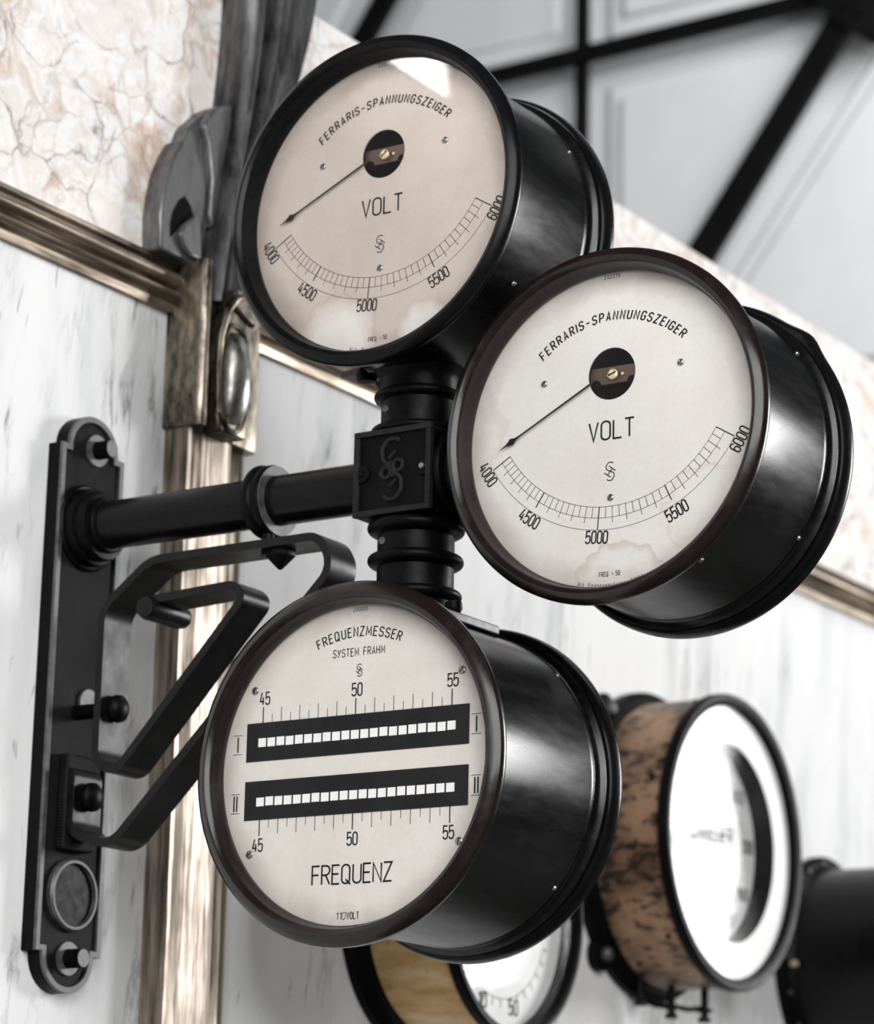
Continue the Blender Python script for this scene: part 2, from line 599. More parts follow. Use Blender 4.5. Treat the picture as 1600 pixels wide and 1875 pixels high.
# ------------------------------------------------------------------ engraver's lettering (strokes)
W = .44
h_ = W/2
def GL():
    g = {}
    g['A'] = [[(0, 0), (h_, 1), (W, 0)], [(.14*W, .30), (.86*W, .30)]]
    g['C'] = [[(W, .78), (W, 1, h_), (0, 1, h_), (0, 0, h_), (W, 0, h_), (W, .22)]]
    g['D'] = [[(0, 0), (0, 1), (W, 1, h_), (W, 0, h_), (0, 0)]]
    g['E'] = [[(W*.92, 1), (0, 1), (0, 0), (W*.92, 0)], [(0, .53), (W*.8, .53)]]
    g['F'] = [[(W*.92, 1), (0, 1), (0, 0)], [(0, .52), (W*.8, .52)]]
    g['G'] = [[(W, .78), (W, 1, h_), (0, 1, h_), (0, 0, h_), (W, 0, h_), (W, .48), (.55*W, .48)]]
    g['H'] = [[(0, 0), (0, 1)], [(W, 0), (W, 1)], [(0, .52), (W, .52)]]
    g['I'] = [[(0, 0), (0, 1)]]
    g['K'] = [[(0, 0), (0, 1)], [(W, 1), (0, .38)], [(.35*W, .58), (W, 0)]]
    g['L'] = [[(0, 1), (0, 0), (W*.92, 0)]]
    g['M'] = [[(0, 0), (.05*W, 1), (.62*W, .25), (1.2*W, 1), (1.25*W, 0)]]
    g['N'] = [[(0, 0), (0, 1), (W, 0), (W, 1)]]
    g['O'] = [[(h_, 1), (W, 1, h_), (W, 0, h_), (0, 0, h_), (0, 1, h_), (h_, 1)]]
    g['P'] = [[(0, 0), (0, 1), (W, 1, .25), (W, .46, .25), (0, .46)]]
    g['Q'] = g['O']+[[(.5*W, .22), (1.12*W, -.06)]]
    g['R'] = [[(0, 0), (0, 1), (W, 1, .24), (W, .50, .24), (0, .50)], [(.5*W, .50), (W*1.02, 0)]]
    g['S'] = [[(W, .80), (W, 1, h_), (0, 1, h_), (0, .52, h_), (W, .50, h_), (W, 0, h_), (0, 0, h_), (0, .20)]]
    g['T'] = [[(0, 1), (W, 1)], [(h_, 1), (h_, 0)]]
    g['U'] = [[(0, 1), (0, 0, h_), (W, 0, h_), (W, 1)]]
    g['V'] = [[(0, 1), (h_, 0), (W, 1)]]
    g['Y'] = [[(0, 1), (h_, .42)], [(W*1.05, 1), (.15*W, 0)]]
    g['Z'] = [[(0, 1), (W, 1), (0, 0), (W, 0)]]
    g['0'] = g['O']
    g['1'] = [[(.15*W, .78), (.65*W, 1), (.65*W, 0)]]
    g['2'] = [[(0, .76), (0, 1, h_), (W, 1, h_), (W, .60), (0, 0), (W, 0)]]
    g['3'] = [[(0, .82), (0, 1, h_), (W, 1, h_), (W, .54, .2), (.4*W, .54)], [(.4*W, .54), (W, .54, .2), (W, 0, h_), (0, 0, h_), (0, .2)]]
    g['4'] = [[(.42*W, 1), (0, .27), (W*1.05, .27)], [(.75*W, .62), (.75*W, 0)]]
    g['5'] = [[(W*.95, 1), (.06*W, 1), (.02*W, .50), (.3*W, .62, .1), (W, .62, .2), (W, 0, h_), (0, 0, h_), (0, .18)]]
    g['6'] = [[(W, .80), (W, 1, h_), (0, 1, h_), (0, 0, h_), (W, 0, h_), (W, .58, h_), (0, .58, h_), (0, .35)]]
    g['8'] = [[(h_, 1), (W, 1, h_), (W, .54, .2), (0, .54, .2), (0, 1, h_), (h_, 1)], [(h_, .54), (W, .54, h_), (W, 0, h_), (0, 0, h_), (0, .54, h_), (h_, .54)]]
    g['7'] = [[(0, 1), (W, 1), (.3*W, 0)]]
    g['-'] = [[(0, .45), (W*.9, .45)]]
    g['='] = [[(0, .58), (W*.8, .58)], [(0, .34), (W*.8, .34)]]
    g['.'] = [[(.05, 0), (.05, .1)]]
    g['i'] = [[(0, 0), (0, .62)], [(0, .8), (0, .92)]]
    g['t'] = [[(.12, .95), (.12, 0), (.28, 0)], [(0, .66), (.28, .66)]]
    g['p'] = [[(0, -.25), (0, .65)], [(0, .65), (.32, .65, .15), (.32, 0, .15), (0, 0)]]
    g['a'] = [[(.02, .62), (.3, .62, .1), (.3, 0)], [(.3, .36), (0, .36, .12), (0, 0, .12), (.3, 0)]]
    g['n'] = [[(0, 0), (0, .65)], [(0, .60), (.3, .65, .13), (.3, 0)]]
    g['u'] = [[(0, .65), (0, 0, .13), (.3, 0)], [(.3, .65), (.3, 0)]]
    g['g'] = [[(.3, .65), (0, .65, .14), (0, 0, .14), (.3, 0)], [(.3, .65), (.3, -.25, .12), (.02, -.25)]]
    g['s'] = [[(.28, .62), (0, .62, .1), (0, .33, .1), (.28, .33, .1), (.28, 0, .1), (0, 0)]]
    g['r'] = [[(0, 0), (0, .65)], [(0, .55), (.22, .65)]]
    return g
GLY = GL()

def gwidth(c):
    if c == ' ': return W*.7
    return max(p[0] for st in GLY[c] for p in st)

def text_quads(txt, H, stroke, gap=.2, sx=1.0, slant=0.0):
    """list of (advance centre, width, quads) in a frame with baseline 0"""
    x = 0
    out = []
    for c in txt:
        wd = gwidth(c)*sx
        q = []
        if c != ' ':
            for st in GLY[c]:
                pts = rpoly(st)
                pts = [((p[0]*sx+slant*p[1])*H, p[1]*H) for p in pts]
                q += ribbon2d(pts, stroke)
        out.append((x*H, wd*H, q))
        x += wd+gap
    return out, (x-gap)*H

class Print:
    """flat printing in the plane y (facing -Y) or a plane facing +X"""
    def __init__(s, cx, cz, y, face='-Y'):
        s.mb = MB()
        s.cx, s.cz, s.y, s.face = cx, cz, y, face

    def pt(s, p):
        if s.face == '-Y':
            return (s.cx+p[0], s.y, s.cz+p[1])
        return (s.y, s.cx+p[0], s.cz+p[1])

    def quad(s, q):
        s.mb.add([s.pt(p) for p in q], [(0, 1, 2, 3)])

    def line(s, pts, w_, closed=False):
        for q in ribbon2d(pts, w_, closed):
            s.quad(q)

    def text(s, txt, x, z, H, stroke, width=None, gap=.2, slant=0.0, angle=0.0):
        sx = 1.0
        if width:
            _, w0 = text_quads(txt, H, stroke, gap)
            lw = sum(gwidth(c) for c in txt)*H
            sx = max(.4, (width-(w0-lw))/lw)
        gl, tot = text_quads(txt, H, stroke, gap, sx, slant)
        ca, sa = math.cos(angle), math.sin(angle)
        for gx, gw, qs in gl:
            for q in qs:
                s.quad([(x+(p[0]+gx-tot/2)*ca-(p[1]-H/2)*sa, z+(p[0]+gx-tot/2)*sa+(p[1]-H/2)*ca) for p in q])

    def arc(s, txt, ax, az, R, H, stroke, half_span, mid=PI/2, gap=.2, slant=0.0, flip=False):
        gl, tot = text_quads(txt, H, stroke, gap)
        k = 2*half_span*R/tot            # spread of the advance
        for gx, gw, qs in gl:
            c = (gx+gw/2-tot/2)*k/R
            th = mid-c if not flip else mid+c
            if not flip:
                er = Vector((math.cos(th), math.sin(th))); et = Vector((math.sin(th), -math.cos(th)))
            else:
                er = -Vector((math.cos(th), math.sin(th))); et = Vector((-math.sin(th), math.cos(th)))
            o = Vector((ax, az))+(er*R if not flip else -er*R)
            for q in qs:
                out = []
                for p in q:
                    px = (p[0]-gw/2)*min(k, 1.12)+slant*p[1]
                    v = o+et*px+er*p[1]
                    out.append((v.x, v.y))
                s.quad(out)

    def build(s, name, mat, parent):
        return s.mb.build(name, mat, parent)

def monogram(pr, x, z, H, w_):
    """S and slanted H interlaced"""
    def T(p):
        return (x+p[0]*H, z+p[1]*H)
    upper = [(.20, .44), (.10, .50, .12), (-.10, .50, .16), (-.24, .32, .12), (-.22, .12, .12), (.02, .0), (.24, -.10, .12), (.26, -.30, .12), (.12, -.50, .14), (-.12, -.50, .12), (-.18, -.42)]
    pr.line([T(p) for p in rpoly(upper)], w_)
    pr.line([T((-.06, .30)), T((.34, .0))], w_)
    pr.line([T((-.34, -.06)), T((.06, -.34))], w_)
    pr.line([T((.14, .15)), T((-.14, -.20))], w_)

# ------------------------------------------------------------------ the setting
MB().box((-.30, -3.0, 0.0), (0.0, 6.9, 2.765)).build('wall_left', M['marble'])
tag(bpy.data.objects['wall_left'], 'white marble wall slab with grey vertical veining below the brass moulding', kind='structure')
MB().box((-.30, -3.0, 2.765), (0.003, 6.9, 3.2555)).build('wall_left_upper', M['pink'], bevel=.002)
tag(bpy.data.objects['wall_left_upper'], 'pinkish brecciated marble band above the brass moulding', kind='structure')
MB().box((-9, 7.1, 0.0), (9, 7.25, 7.6)).build('wall_back', M['plaster'])
bpy.data.objects['wall_back'].location.x = -9.0   # end wall stands behind the marble partition
tag(bpy.data.objects['wall_back'], 'white plastered end wall behind the steel truss', kind='structure')
fl = MB().box((-12, -4, -.05), (9, 12, 0)).build('floor', M['floor'])
tag(fl, 'dark stone floor of the hall', kind='structure')

def win(name, axis, at, u0, u1, z0, z1, nu, nz):
    mb = MB()
    t = .05
    def bar(a0, a1, b0, b1):
        if axis == 1:
            mb.box((a0, at-.04, b0), (a1, at+.04, b1))
        else:
            mb.box((at-.04, a0, b0), (at+.04, a1, b1))
    for k in range(nu+1):
        u = u0+(u1-u0)*k/nu
        bar(u-t/2, u+t/2, z0, z1)
    for k in range(nz+1):
        z = z0+(z1-z0)*k/nz
        bar(u0, u1, z-t/2, z+t/2)
    o = mb.build(name, M['frame'])
    tag(o, 'tall glazed window with dark bars', kind='structure')
win('window_1', 1, 8.9, 2.62, 5.02, 2.20, 4.50, 3, 3)
win('window_2', 0, -1.96, -1.66, .10, 4.25, 5.50, 1, 1)

# horizontal brass moulding, profile (x, z) swept along y
def moulding(name, y0, y1, label):
    prof = [(0, 2.797), (.010, 2.797), (.012, 2.790), (.006, 2.787), (.008, 2.783)]
    for k in range(9):                                   # upper bead
        a = PI/2-PI*k/8
        prof.append((.008+.014*math.cos(a), 2.7725+.0105*math.sin(a)))
    prof.append((.010, 2.759))
    for k in range(7):                                   # lower bead
        a = PI/2-PI*k/6
        prof.append((.012+.009*math.cos(a), 2.751+.0065*math.sin(a)))
    prof += [(.008, 2.742), (.010, 2.740), (.008, 2.730), (0, 2.730)]
    o = MB().prism([(p[0], p[1]) for p in prof], 1, y0, y1).build(name, M['brass_h'], autosmooth=35)
    for p in o.data.polygons: p.use_smooth = True
    tag(o, label, kind='structure')
moulding('trim_1', -3.0, 2.738, 'brass bead moulding on the wall left of the ornate pilaster')
moulding('trim_2', 2.80, 6.88, 'brass bead moulding running on right of the ornate pilaster')

# steel truss in front of the end wall (y = 7)
Z0 = 5.05
tr = thing('steel_truss', (-1.6, 7.0, 4.0), 'black steel truss with flat bars crossing in front of the white end wall', 'truss')
def flatbar(p, q, wd, name='beam', y=7.0, t=.03):
    p, q = Vector(p), Vector(q)
    d = (q-p).normalized()
    n = Vector((-d.y, d.x))*wd/2
    pts = [p+n, q+n, q-n, p-n]
    return MB().prism([(a.x, a.y) for a in pts], 1, y-t, y+t).build(name, M['truss'], tr, bevel=.004)
flatbar((-6.6, 5.043), (2.45, 5.131), .060, 'beam', 7.0, .012)
flatbar((-1.892, 3.0), (-1.892, 7.5), .046, 'beam', 7.022, .010)
flatbar((.772, 7.482), (-2.374, 3.10), .092, 'beam', 6.985, .012)
flatbar((-4.24, 3.065), (-1.222, 7.427), .092, 'beam', 6.985, .012)
gp = MB().prism([(-1.12, 5.135), (-.90, 5.38), (-.62, 5.25), (-.74, 4.98), (-.90, 4.89), (-.98, 4.96), (-1.07, 5.05)], 1, 6.95, 6.966).build('gusset_plate', M['truss'], tr, bevel=.003)
for (x, z) in ((-.98, 5.04), (-.93, 5.0), (-.98, 5.11), (-.90, 5.07), (-.86, 5.12), (-.92, 5.14), (-.83, 5.03), (-.80, 5.09)):
    MB().cyl((x, 6.951, z), (x, 6.935, z), .013, 12).build('bolt', M['truss'], gp)
# moulded plaster panels between the bars
def panel(pts, k):
    c = Vector((sum(p[0] for p in pts)/len(pts), sum(p[1] for p in pts)/len(pts)))
    def inset(d):
        n = len(pts)
        out = []
        for i in range(n):
            a, b, c_ = Vector(pts[i-1]), Vector(pts[i]), Vector(pts[(i+1) % n])
            d1 = (b-a).normalized(); d2 = (c_-b).normalized()
            n1 = Vector((-d1.y, d1.x)); n2 = Vector((-d2.y, d2.x))
            m_ = (n1+n2).normalized()
            out.append(b+m_*d/max(.3, m_.dot(n1)))
        return out
    for d, t in ((.0, .022), (.055, .040)):
        o = MB().prism([(p.x, p.y) for p in inset(d)], 1, 7.1-t, 7.1).build('trim_%d' % k, M['plaster'], bevel=.012, segs=3)
        tag(o, 'white moulded plaster panel between the bars of the truss', kind='structure')
        k += 1
    return k
k = 3
k = panel([(-1.83, 4.05), (-1.76, 4.05), (-1.10, 4.92), (-1.12, 5.01), (-1.83, 5.01)], k)
k = panel([(-3.4, 4.60), (-3.4, 4.3), (-1.95, 4.3), (-1.95, 5.01), (-3.05, 5.01)], k)
k = panel([(-1.95, 5.16), (-1.95, 6.2), (-2.2, 6.0), (-2.72, 5.25), (-2.72, 5.16)], k)
k = panel([(-1.10, 5.16), (-1.0, 5.30), (-1.0, 6.0), (-1.83, 6.0), (-1.83, 5.16)], k)
k = panel([(-1.60, 3.95), (-.2, 3.95), (-.2, 5.6), (-.42, 5.6), (-1.60, 4.08)], k)
k = panel([(-4.4, 4.5), (-3.45, 4.5), (-2.85, 5.35), (-2.2, 6.4), (-4.4, 6.4)], k)

# ------------------------------------------------------------------ ornate brass pilaster
pil = thing('pilaster', (0, 2.80, 0.0), 'streaked brass pilaster with dark ornamental casting, standing on the marble wall behind the arm', 'pilaster')
# fluted shaft: profile (x, y) extruded in z
sh = [(0, 2.722), (.030, 2.722), (.037, 2.7225), (.037, 2.730), (.028, 2.733), (.020, 2.742), (.020, 2.750), (.028, 2.757), (.032, 2.760), (.0325, 2.812), (.030, 2.822),
      (.012, 2.826), (.008, 2.848), (.012, 2.851)]
for q in range(7):
    a = PI*.5-PI*.5*q/6
    sh.append((.006+.010*math.sin(a), 2.862+.010*math.cos(a)-.004))
sh = sh[:14]+[(.017, 2.855), (.019, 2.861), (.017, 2.867), (.010, 2.871), (0, 2.872)]
MB().prism(sh, 2, 0.0, 2.60).build('shaft', M['brass_v'], pil, autosmooth=30)
# casting block: stepped side, bright rib, recess
blk = [(0, 2.715), (.040, 2.720), (.050, 2.722), (.056, 2.727), (.056, 2.735), (.050, 2.739), (.042, 2.742), (.036, 2.748), (.036, 2.80), (.03, 2.875), (0, 2.88)]
MB().prism(blk, 2, 2.578, 2.80).build('casting_block', M['brass_cast'], pil, bevel=.0015)
# cartouche: arched frame with an oval boss
fr = [(2.7585, 2.5775), (2.827, 2.5775), (2.825, 2.66), (2.830, 2.705), (2.834, 2.728), (2.812, 2.742), (2.785, 2.749), (2.770, 2.745), (2.757, 2.725), (2.750, 2.69), (2.748, 2.63), (2.751, 2.60)]
fr = [(2.756+(a_-2.756)*.82, b_) for (a_, b_) in fr]
ct = MB().prism(fr, 0, .03, .060).build('cartouche', M['brass_cast'], pil, bevel=.004, segs=3)
ringp = []
for q in range(40):
    a = 2*PI*q/40
    ex = .029*math.copysign(abs(math.cos(a))**.75, math.cos(a))
    ez = .070*math.copysign(abs(math.sin(a))**.75, math.sin(a))
    ringp.append((.061, 2.782+ex*.93, 2.652+ez))
MB().tube(ringp+[ringp[0]], .0035, 8, False).build('cartouche_frame', M['brass_cast'], ct)
bs = MB()
vs, fs = [], []
nr, na = 8, 40
for i in range(nr+1):
    t = i/nr*PI/2
    for q in range(na):
        a = 2*PI*q/na
        ex = .024*math.copysign(abs(math.cos(a))**.75, math.cos(a))*math.cos(t)
        ez = .062*math.copysign(abs(math.sin(a))**.75, math.sin(a))*math.cos(t)
        vs.append((.058+.024*math.sin(t), 2.782+ex, 2.652+ez))
for i in range(nr):
    for q in range(na):
        q2 = (q+1) % na
        fs.append((i*na+q, i*na+q2, (i+1)*na+q2, (i+1)*na+q))
bs.add(vs, fs, True).build('oval_boss', M['boss'], ct)
# arch hood over the cartouche
hood = [(.060, 2.752, 2.60), (.061, 2.7475, 2.66), (.062, 2.7485, 2.70), (.064, 2.757, 2.735), (.066, 2.772, 2.755), (.066, 2.79, 2.764)]
MB().tube(hood, [.003, .004, .005, .006, .006, .004], 10).build('arch_rib', M['brass_cast'], pil)
MB().prism([(2.768, 2.745), (2.818, 2.728), (2.824, 2.748), (2.80, 2.768), (2.775, 2.772)], 0, .02, .066).build('hood_block', M['brass_cast'], pil, bevel=.005, segs=3)
# leaves
leaf1 = [(2.6563, 2.7941), (2.6524, 2.8395), (2.6562, 2.8682), (2.663, 2.8957), (2.670, 2.914), (2.6782, 2.9309), (2.6926, 2.954), (2.7087, 2.9549), (2.7277, 2.9407), (2.7378, 2.9253), (2.744, 2.9039), (2.7445, 2.88), (2.7406, 2.8561), (2.7345, 2.83), (2.7341, 2.7927)]
dro = [(2.6733, 2.8149), (2.6925, 2.8349), (2.706, 2.8480), (2.7200, 2.8561), (2.7118, 2.8695), (2.6988, 2.8783), (2.687, 2.8687), (2.6761, 2.849), (2.6720, 2.8341)]
lf = MB()
lf.prism(leaf1, 0, 0.0, .033)
lo = lf.build('leaf', M['pewter'], pil, bevel=.004, segs=3)
# raised bud, and the eye as a flat patch with its shade painted
def ridge(name, pts, x, r, mat, par):
    MB().tube([(x+d, a, b) for (a, b, d) in pts], r, 8).build(name, mat, par)
MB().prism(dro, 0, .030, .0336).build('leaf_eye', M['hollow'], lo)
MB().prism([(2.6840, 2.8225), (2.6927, 2.8352), (2.706, 2.8487), (2.7179, 2.8571), (2.7262, 2.8442), (2.729, 2.8289), (2.7305, 2.7995), (2.71, 2.798), (2.694, 2.807)], 0, .030, .041).build('leaf_bud', M['pewter'], lo, bevel=.0035, segs=3)
leaf2 = [(2.699, 2.950), (2.7101, 2.9757), (2.719, 2.987), (2.7304, 2.9969), (2.745, 3.012), (2.7617, 3.0235), (2.7852, 3.035), (2.7874, 3.029), (2.7856, 2.9996), (2.7768, 2.9631), (2.769, 2.9131), (2.7566, 2.8504), (2.7483, 2.80), (2.735, 2.80), (2.735, 2.90)]
l2 = MB().prism(leaf2, 0, 0.0, .026).build('leaf', M['pewter'], pil, bevel=.004, segs=3)
MB().prism([(2.7277, 2.985), (2.74, 2.965), (2.7503, 2.92), (2.748, 2.87), (2.7566, 2.8504), (2.769, 2.9131), (2.7768, 2.9631), (2.7856, 2.9996), (2.7874, 3.029), (2.7852, 3.035), (2.7617, 3.0235), (2.742, 3.008)], 0, .02, .038).build('leaf_fold', M['pewter'], l2, bevel=.005, segs=3)
# curved fluted bundle rising from the block
Lz = [(2.7655, 2.7432), (2.8346, 2.7579), (2.9451, 2.7743), (3.0246, 2.7855), (3.1061, 2.7952), (3.1851, 2.7990), (3.30, 2.7960), (3.45, 2.79), (3.60, 2.79)]
Rz = [(2.7608, 2.8097), (2.8534, 2.8250), (2.9771, 2.8693), (3.0687, 2.9078), (3.1611, 2.9424), (3.2503, 2.9637), (3.33, 2.9690), (3.45, 2.965), (3.60, 2.965)]
def li(tab, z):
    if z <= tab[0][0]: return tab[0][1]
    for (a, b), (c, d) in zip(tab, tab[1:]):
        if z <= c:
            t = (z-a)/(c-a)
            return b+(d-b)*t
    return tab[-1][1]
def sm(tab, z):
    return sum(li(tab, z+d) for d in (-.05, -.025, 0, .025, .05))/5
cp = [(0, 0.0), (0, .030), (.03, .040), (.08, .050), (.14, .055), (.19, .054), (.23, .046), (.25, .030), (.27, .010), (.36, .006), (.41, .014), (.44, .036), (.46, .047), (.49, .050), (.51, .044), (.53, .026), (.56, .012), (.61, .016), (.66, .034), (.72, .040), (.80, .038), (.90, .042), (.97, .044), (1.0, .034), (1.0, 0)]
vs, fs = [], []
nz = 48
for i in range(nz+1):
    z = 2.75+(3.55-2.75)*i/nz
    yl, yr = sm(Lz, z), sm(Rz, z)
    for (t, x) in cp:
        vs.append((x+.001, yl+(yr-yl)*t, z))
npf = len(cp)
for i in range(nz):
    for q in range(npf-1):
        fs.append((i*npf+q, i*npf+q+1, (i+1)*npf+q+1, (i+1)*npf+q))
fs.append(tuple(range(npf)))
fs.append(tuple(range(nz*npf, nz*npf+npf)))
fb = MB().add(vs, fs, True).build('fluted_scroll', M['scroll'], pil, autosmooth=50)

# ------------------------------------------------------------------ iron wall bracket
AY, AZ, PX = 2.556, 2.410, .4948
br = thing('wall_bracket', (0, 2.561, 1.86), 'black cast iron wall bracket with long plate, round arm, scrolled brace and square junction box', 'bracket')
def plate_outline(inset, n=14):
    y0, y1, z0, z1 = 2.5025+inset, 2.6185-inset, 1.9035+inset, 2.5065-inset
    cy = 2.5605
    R = .046-inset
    pts = []
    step = .0105
    # up the right side, over the top lobe, down the left, under the bottom lobe
    pts += [(y1, z0), (y1, z1)]
    pts += [(cy+R, z1)] if R < (y1-cy) else []
    for q in range(n+1):
        a = PI*q/n
        pts.append((cy+R*math.cos(a), z1-.003+inset+.004+(R-.004)*math.sin(a)))
    pts += [(cy-R, z1), (y0, z1), (y0, z0), (cy-R, z0)]
    for q in range(n+1):
        a = PI+PI*q/n
        pts.append((cy+R*math.cos(a), z0+.003-inset-.004+(R-.002)*math.sin(a)))
    pts.append((cy+R, z0))
    return pts
po = plate_outline(0)
pi_ = plate_outline(.0075)
pl = MB().prism(po, 0, 0.0, .0185).build('mounting_plate', M['iron'], br, bevel=.0012)
# raised border
vs = [(x, p[0], p[1]) for x in (.0185, .0225) for p in po]+[(x, p[0], p[1]) for x in (.0185, .0225) for p in pi_]
n = len(po)
fs = []
for q in range(n):
    q2 = (q+1) % n
    fs += [(q, q2, n+q2, n+q), (n+q, n+q2, 3*n+q2, 3*n+q), (3*n+q, 3*n+q2, 2*n+q2, 2*n+q)]
MB().add(vs, fs).build('border', M['iron_edge'], pl, bevel=.0006)
MB().prism(plate_outline(.008), 0, .0180, .0192).build('hatched_field', M['hatch'], pl)
for (y, z) in ((2.5675, 2.5095), (2.5620, 1.8985)):
    wz = MB().cyl((.019, y, z), (.0225, y, z), .0195, 32).build('washer', M['steel'], pl, bevel=.0008)
    MB().cyl((.0225, y, z), (.044, y, z), .0112, 28).build('bolt', M['iron'], wz, bevel=.001)
    MB().cyl((.0441, y, z), (.0447, y, z), .0102, 28).build('bolt_face', M['steel'], wz)
MB().lathe([(.0425, .019), (.0425, .0245), (.040, .027), (.037, .027), (.0355, .0235), (.0355, .0215), (0, .0215)], (0, 2.563, 1.972), (1, 0, 0), 64).build('round_medallion', M['iron_edge'], pl)
MB().cyl((.0212, 2.563, 1.972), (.0222, 2.563, 1.972), .0352, 48).build('medallion_field', M['iron'], pl)
# arm with boss
MB().lathe([(.0525, .018), (.0525, .023), (.050, .0255), (.047, .025), (.047, .032), (.0455, .036), (.042, .037), (.042, .046), (.040, .050), (.0335, .051), (.0335, .056), (.031, .058), (.029, .058)], (0, AY, AZ), (1, 0, 0), 96).build('arm_boss', M['iron'], br)
MB().cyl((.03, AY, AZ), (.447, AY, AZ), .0290, 96).build('arm', M['paint'], br)
# clamp: round collar, shank and pointed nut
cl = MB()
cl.torus((.286, AY, AZ), (1, 0, 0), .0350, .0085, 80, 20)
cl.lathe([(.0285, .292), (.040, .292), (.042, .295), (.042, .301), (.040, .304), (.0285, .304)], (0, AY, AZ), (1, 0, 0), 80)
co = cl.build('clamp_collar', M['iron'], br)
MB().lathe([(.0292, .3042), (.0405, .3042), (.0405, .3052), (.0292, .3052)], (0, AY, AZ), (1, 0, 0), 80).build('collar_face', M['iron_edge'], co)  # paler face: the light falling on it is put into the colour
MB().cyl((.296, AY-.006, AZ-.038), (.296, AY-.006, 2.345), .0075, 20).build('clamp_shank', M['iron'], co)
MB().lathe([(0, 0), (.004, .003), (.0175, .017), (.0175, .026), (0, .026)], (.310, AY, 2.327), (0, 0, 1), 6, False).build('pointed_nut', M['iron'], co, bevel=.001)
# scrolled flat-bar brace, path in x-z, width along y
path = [(.024, 2.118), (.0385, 2.108, .006), (.0385, 2.040, .022), (.100, 2.022, .034), (.4000, 2.318, .030), (.380, 2.3555, .026), (.140, 2.3535, .05), (.0715, 2.303, .034), (.0715, 2.120, .026), (.102, 2.106, .026), (.2785, 2.2965, .022), (.262, 2.3115, .020), (.136, 2.3055)]
pp = rpoly(path, 10)
y0, y1 = 2.531, 2.581
quads = ribbon2d(pp, .0098)
sb = MB()
Ls = [quads[0][0]]+[q[3] for q in quads]
Rs = [quads[0][1]]+[q[2] for q in quads]
m_ = len(Ls)
vs = [(p.x, y0, p.y) for p in Ls]+[(p.x, y0, p.y) for p in Rs]+[(p.x, y1, p.y) for p in Ls]+[(p.x, y1, p.y) for p in Rs]
fs = []
for q in range(m_-1):
    fs += [(q, q+1, m_+q+1, m_+q), (2*m_+q, 3*m_+q, 3*m_+q+1, 2*m_+q+1), (q, 2*m_+q, 2*m_+q+1, q+1), (m_+q, m_+q+1, 3*m_+q+1, 3*m_+q)]
fs += [(0, m_, 3*m_, 2*m_), (m_-1, 3*m_-1, 4*m_-1, 2*m_-1)]
brace = sb.add(vs, fs).build('scrolled_brace', M['strap'], br, bevel=.0016, segs=2)
MB().lathe([(0, -.036), (.0125, -.034), (.0145, -.028), (.0140, 0), (.0150, .030), (.0125, .040), (0, .042)], (.141, AY+.002, 2.296), (0, 1, 0), 10, True).build('scroll_end_roll', M['strap'], brace)
for (x0, x1, y, z, r) in ((.019, .066, 2.556, 2.186, .0105), ):
    MB().cyl((x0, y, z), (x1, y, z), .009, 20).build('spacer', M['iron'], br)
MB().lathe([(0.0, .0), (.0145, 0), (.0165, .005), (.0160, .010), (.011, .015), (0, .017)], (.0762, 2.556, 2.186), (1, 0, 0), 32).build('ball_bolt', M['iron'], brace)
MB().lathe([(0.0, .0), (.0150, 0), (.0172, .005), (.0168, .010), (.011, .015), (0, .017)], (.0432, 2.556, 2.084), (1, 0, 0), 32).build('ball_bolt', M['iron'], brace)
MB().box((.019, 2.529, 2.022), (.0335, 2.584, 2.134)).build('brace_foot', M['hatch'], br, bevel=.003)
MB().lathe([(.0, .019), (.017, .019), (.017, .023), (0, .023)], (0, 2.575, 2.200), (1, 0, 0), 24).build('back_nut', M['steel'], pl)
# junction box
hb = .0505
bx = MB().box((PX-hb, AY-.047, AZ-.0485), (PX+hb, AY+.05, AZ+.0485)).build('junction_box', M['iron'], br, bevel=.0022)
fy = AY-.047
cov = MB()
a0, a1, b0, b1 = PX-hb, PX+hb, AZ-.0485, AZ+.0485
t = .0065
for (p, q) in (((a0, fy-.006, b0), (a1, fy+.001, b0+t)), ((a0, fy-.006, b1-t), (a1, fy+.001, b1)), ((a0, fy-.006, b0+t), (a0+t, fy+.001, b1-t)), ((a1-t, fy-.006, b0+t), (a1, fy+.001, b1-t))):
    cov.box(p, q)
cvo = cov.build('cover_border', M['cover_edge'], bx, bevel=.0006)
MB().box((a0+t-.001, fy-.002, b0+t-.001), (a1-t+.001, fy+.001, b1-t+.001)).build('cover_field', M['hatch2'], bx)
for sgn in (-1, 1):
    MB().lathe([(0, .001), (.0098, .001), (.0098, -.0035), (0, -.0035)], (PX+sgn*.040, fy-.0022, AZ), (0, 1, 0), 28).build('screw_boss', M['iron'], bx, bevel=.0006)
    MB().lathe([(0, -.002), (.0030, -.0018), (.0040, .0), (.0040, .002), (0, .002)], (PX+sgn*.040, fy-.0058, AZ), (0, 1, 0), 16).build('cover_screw', M['iron'] if sgn < 0 else M['screw'], bx)
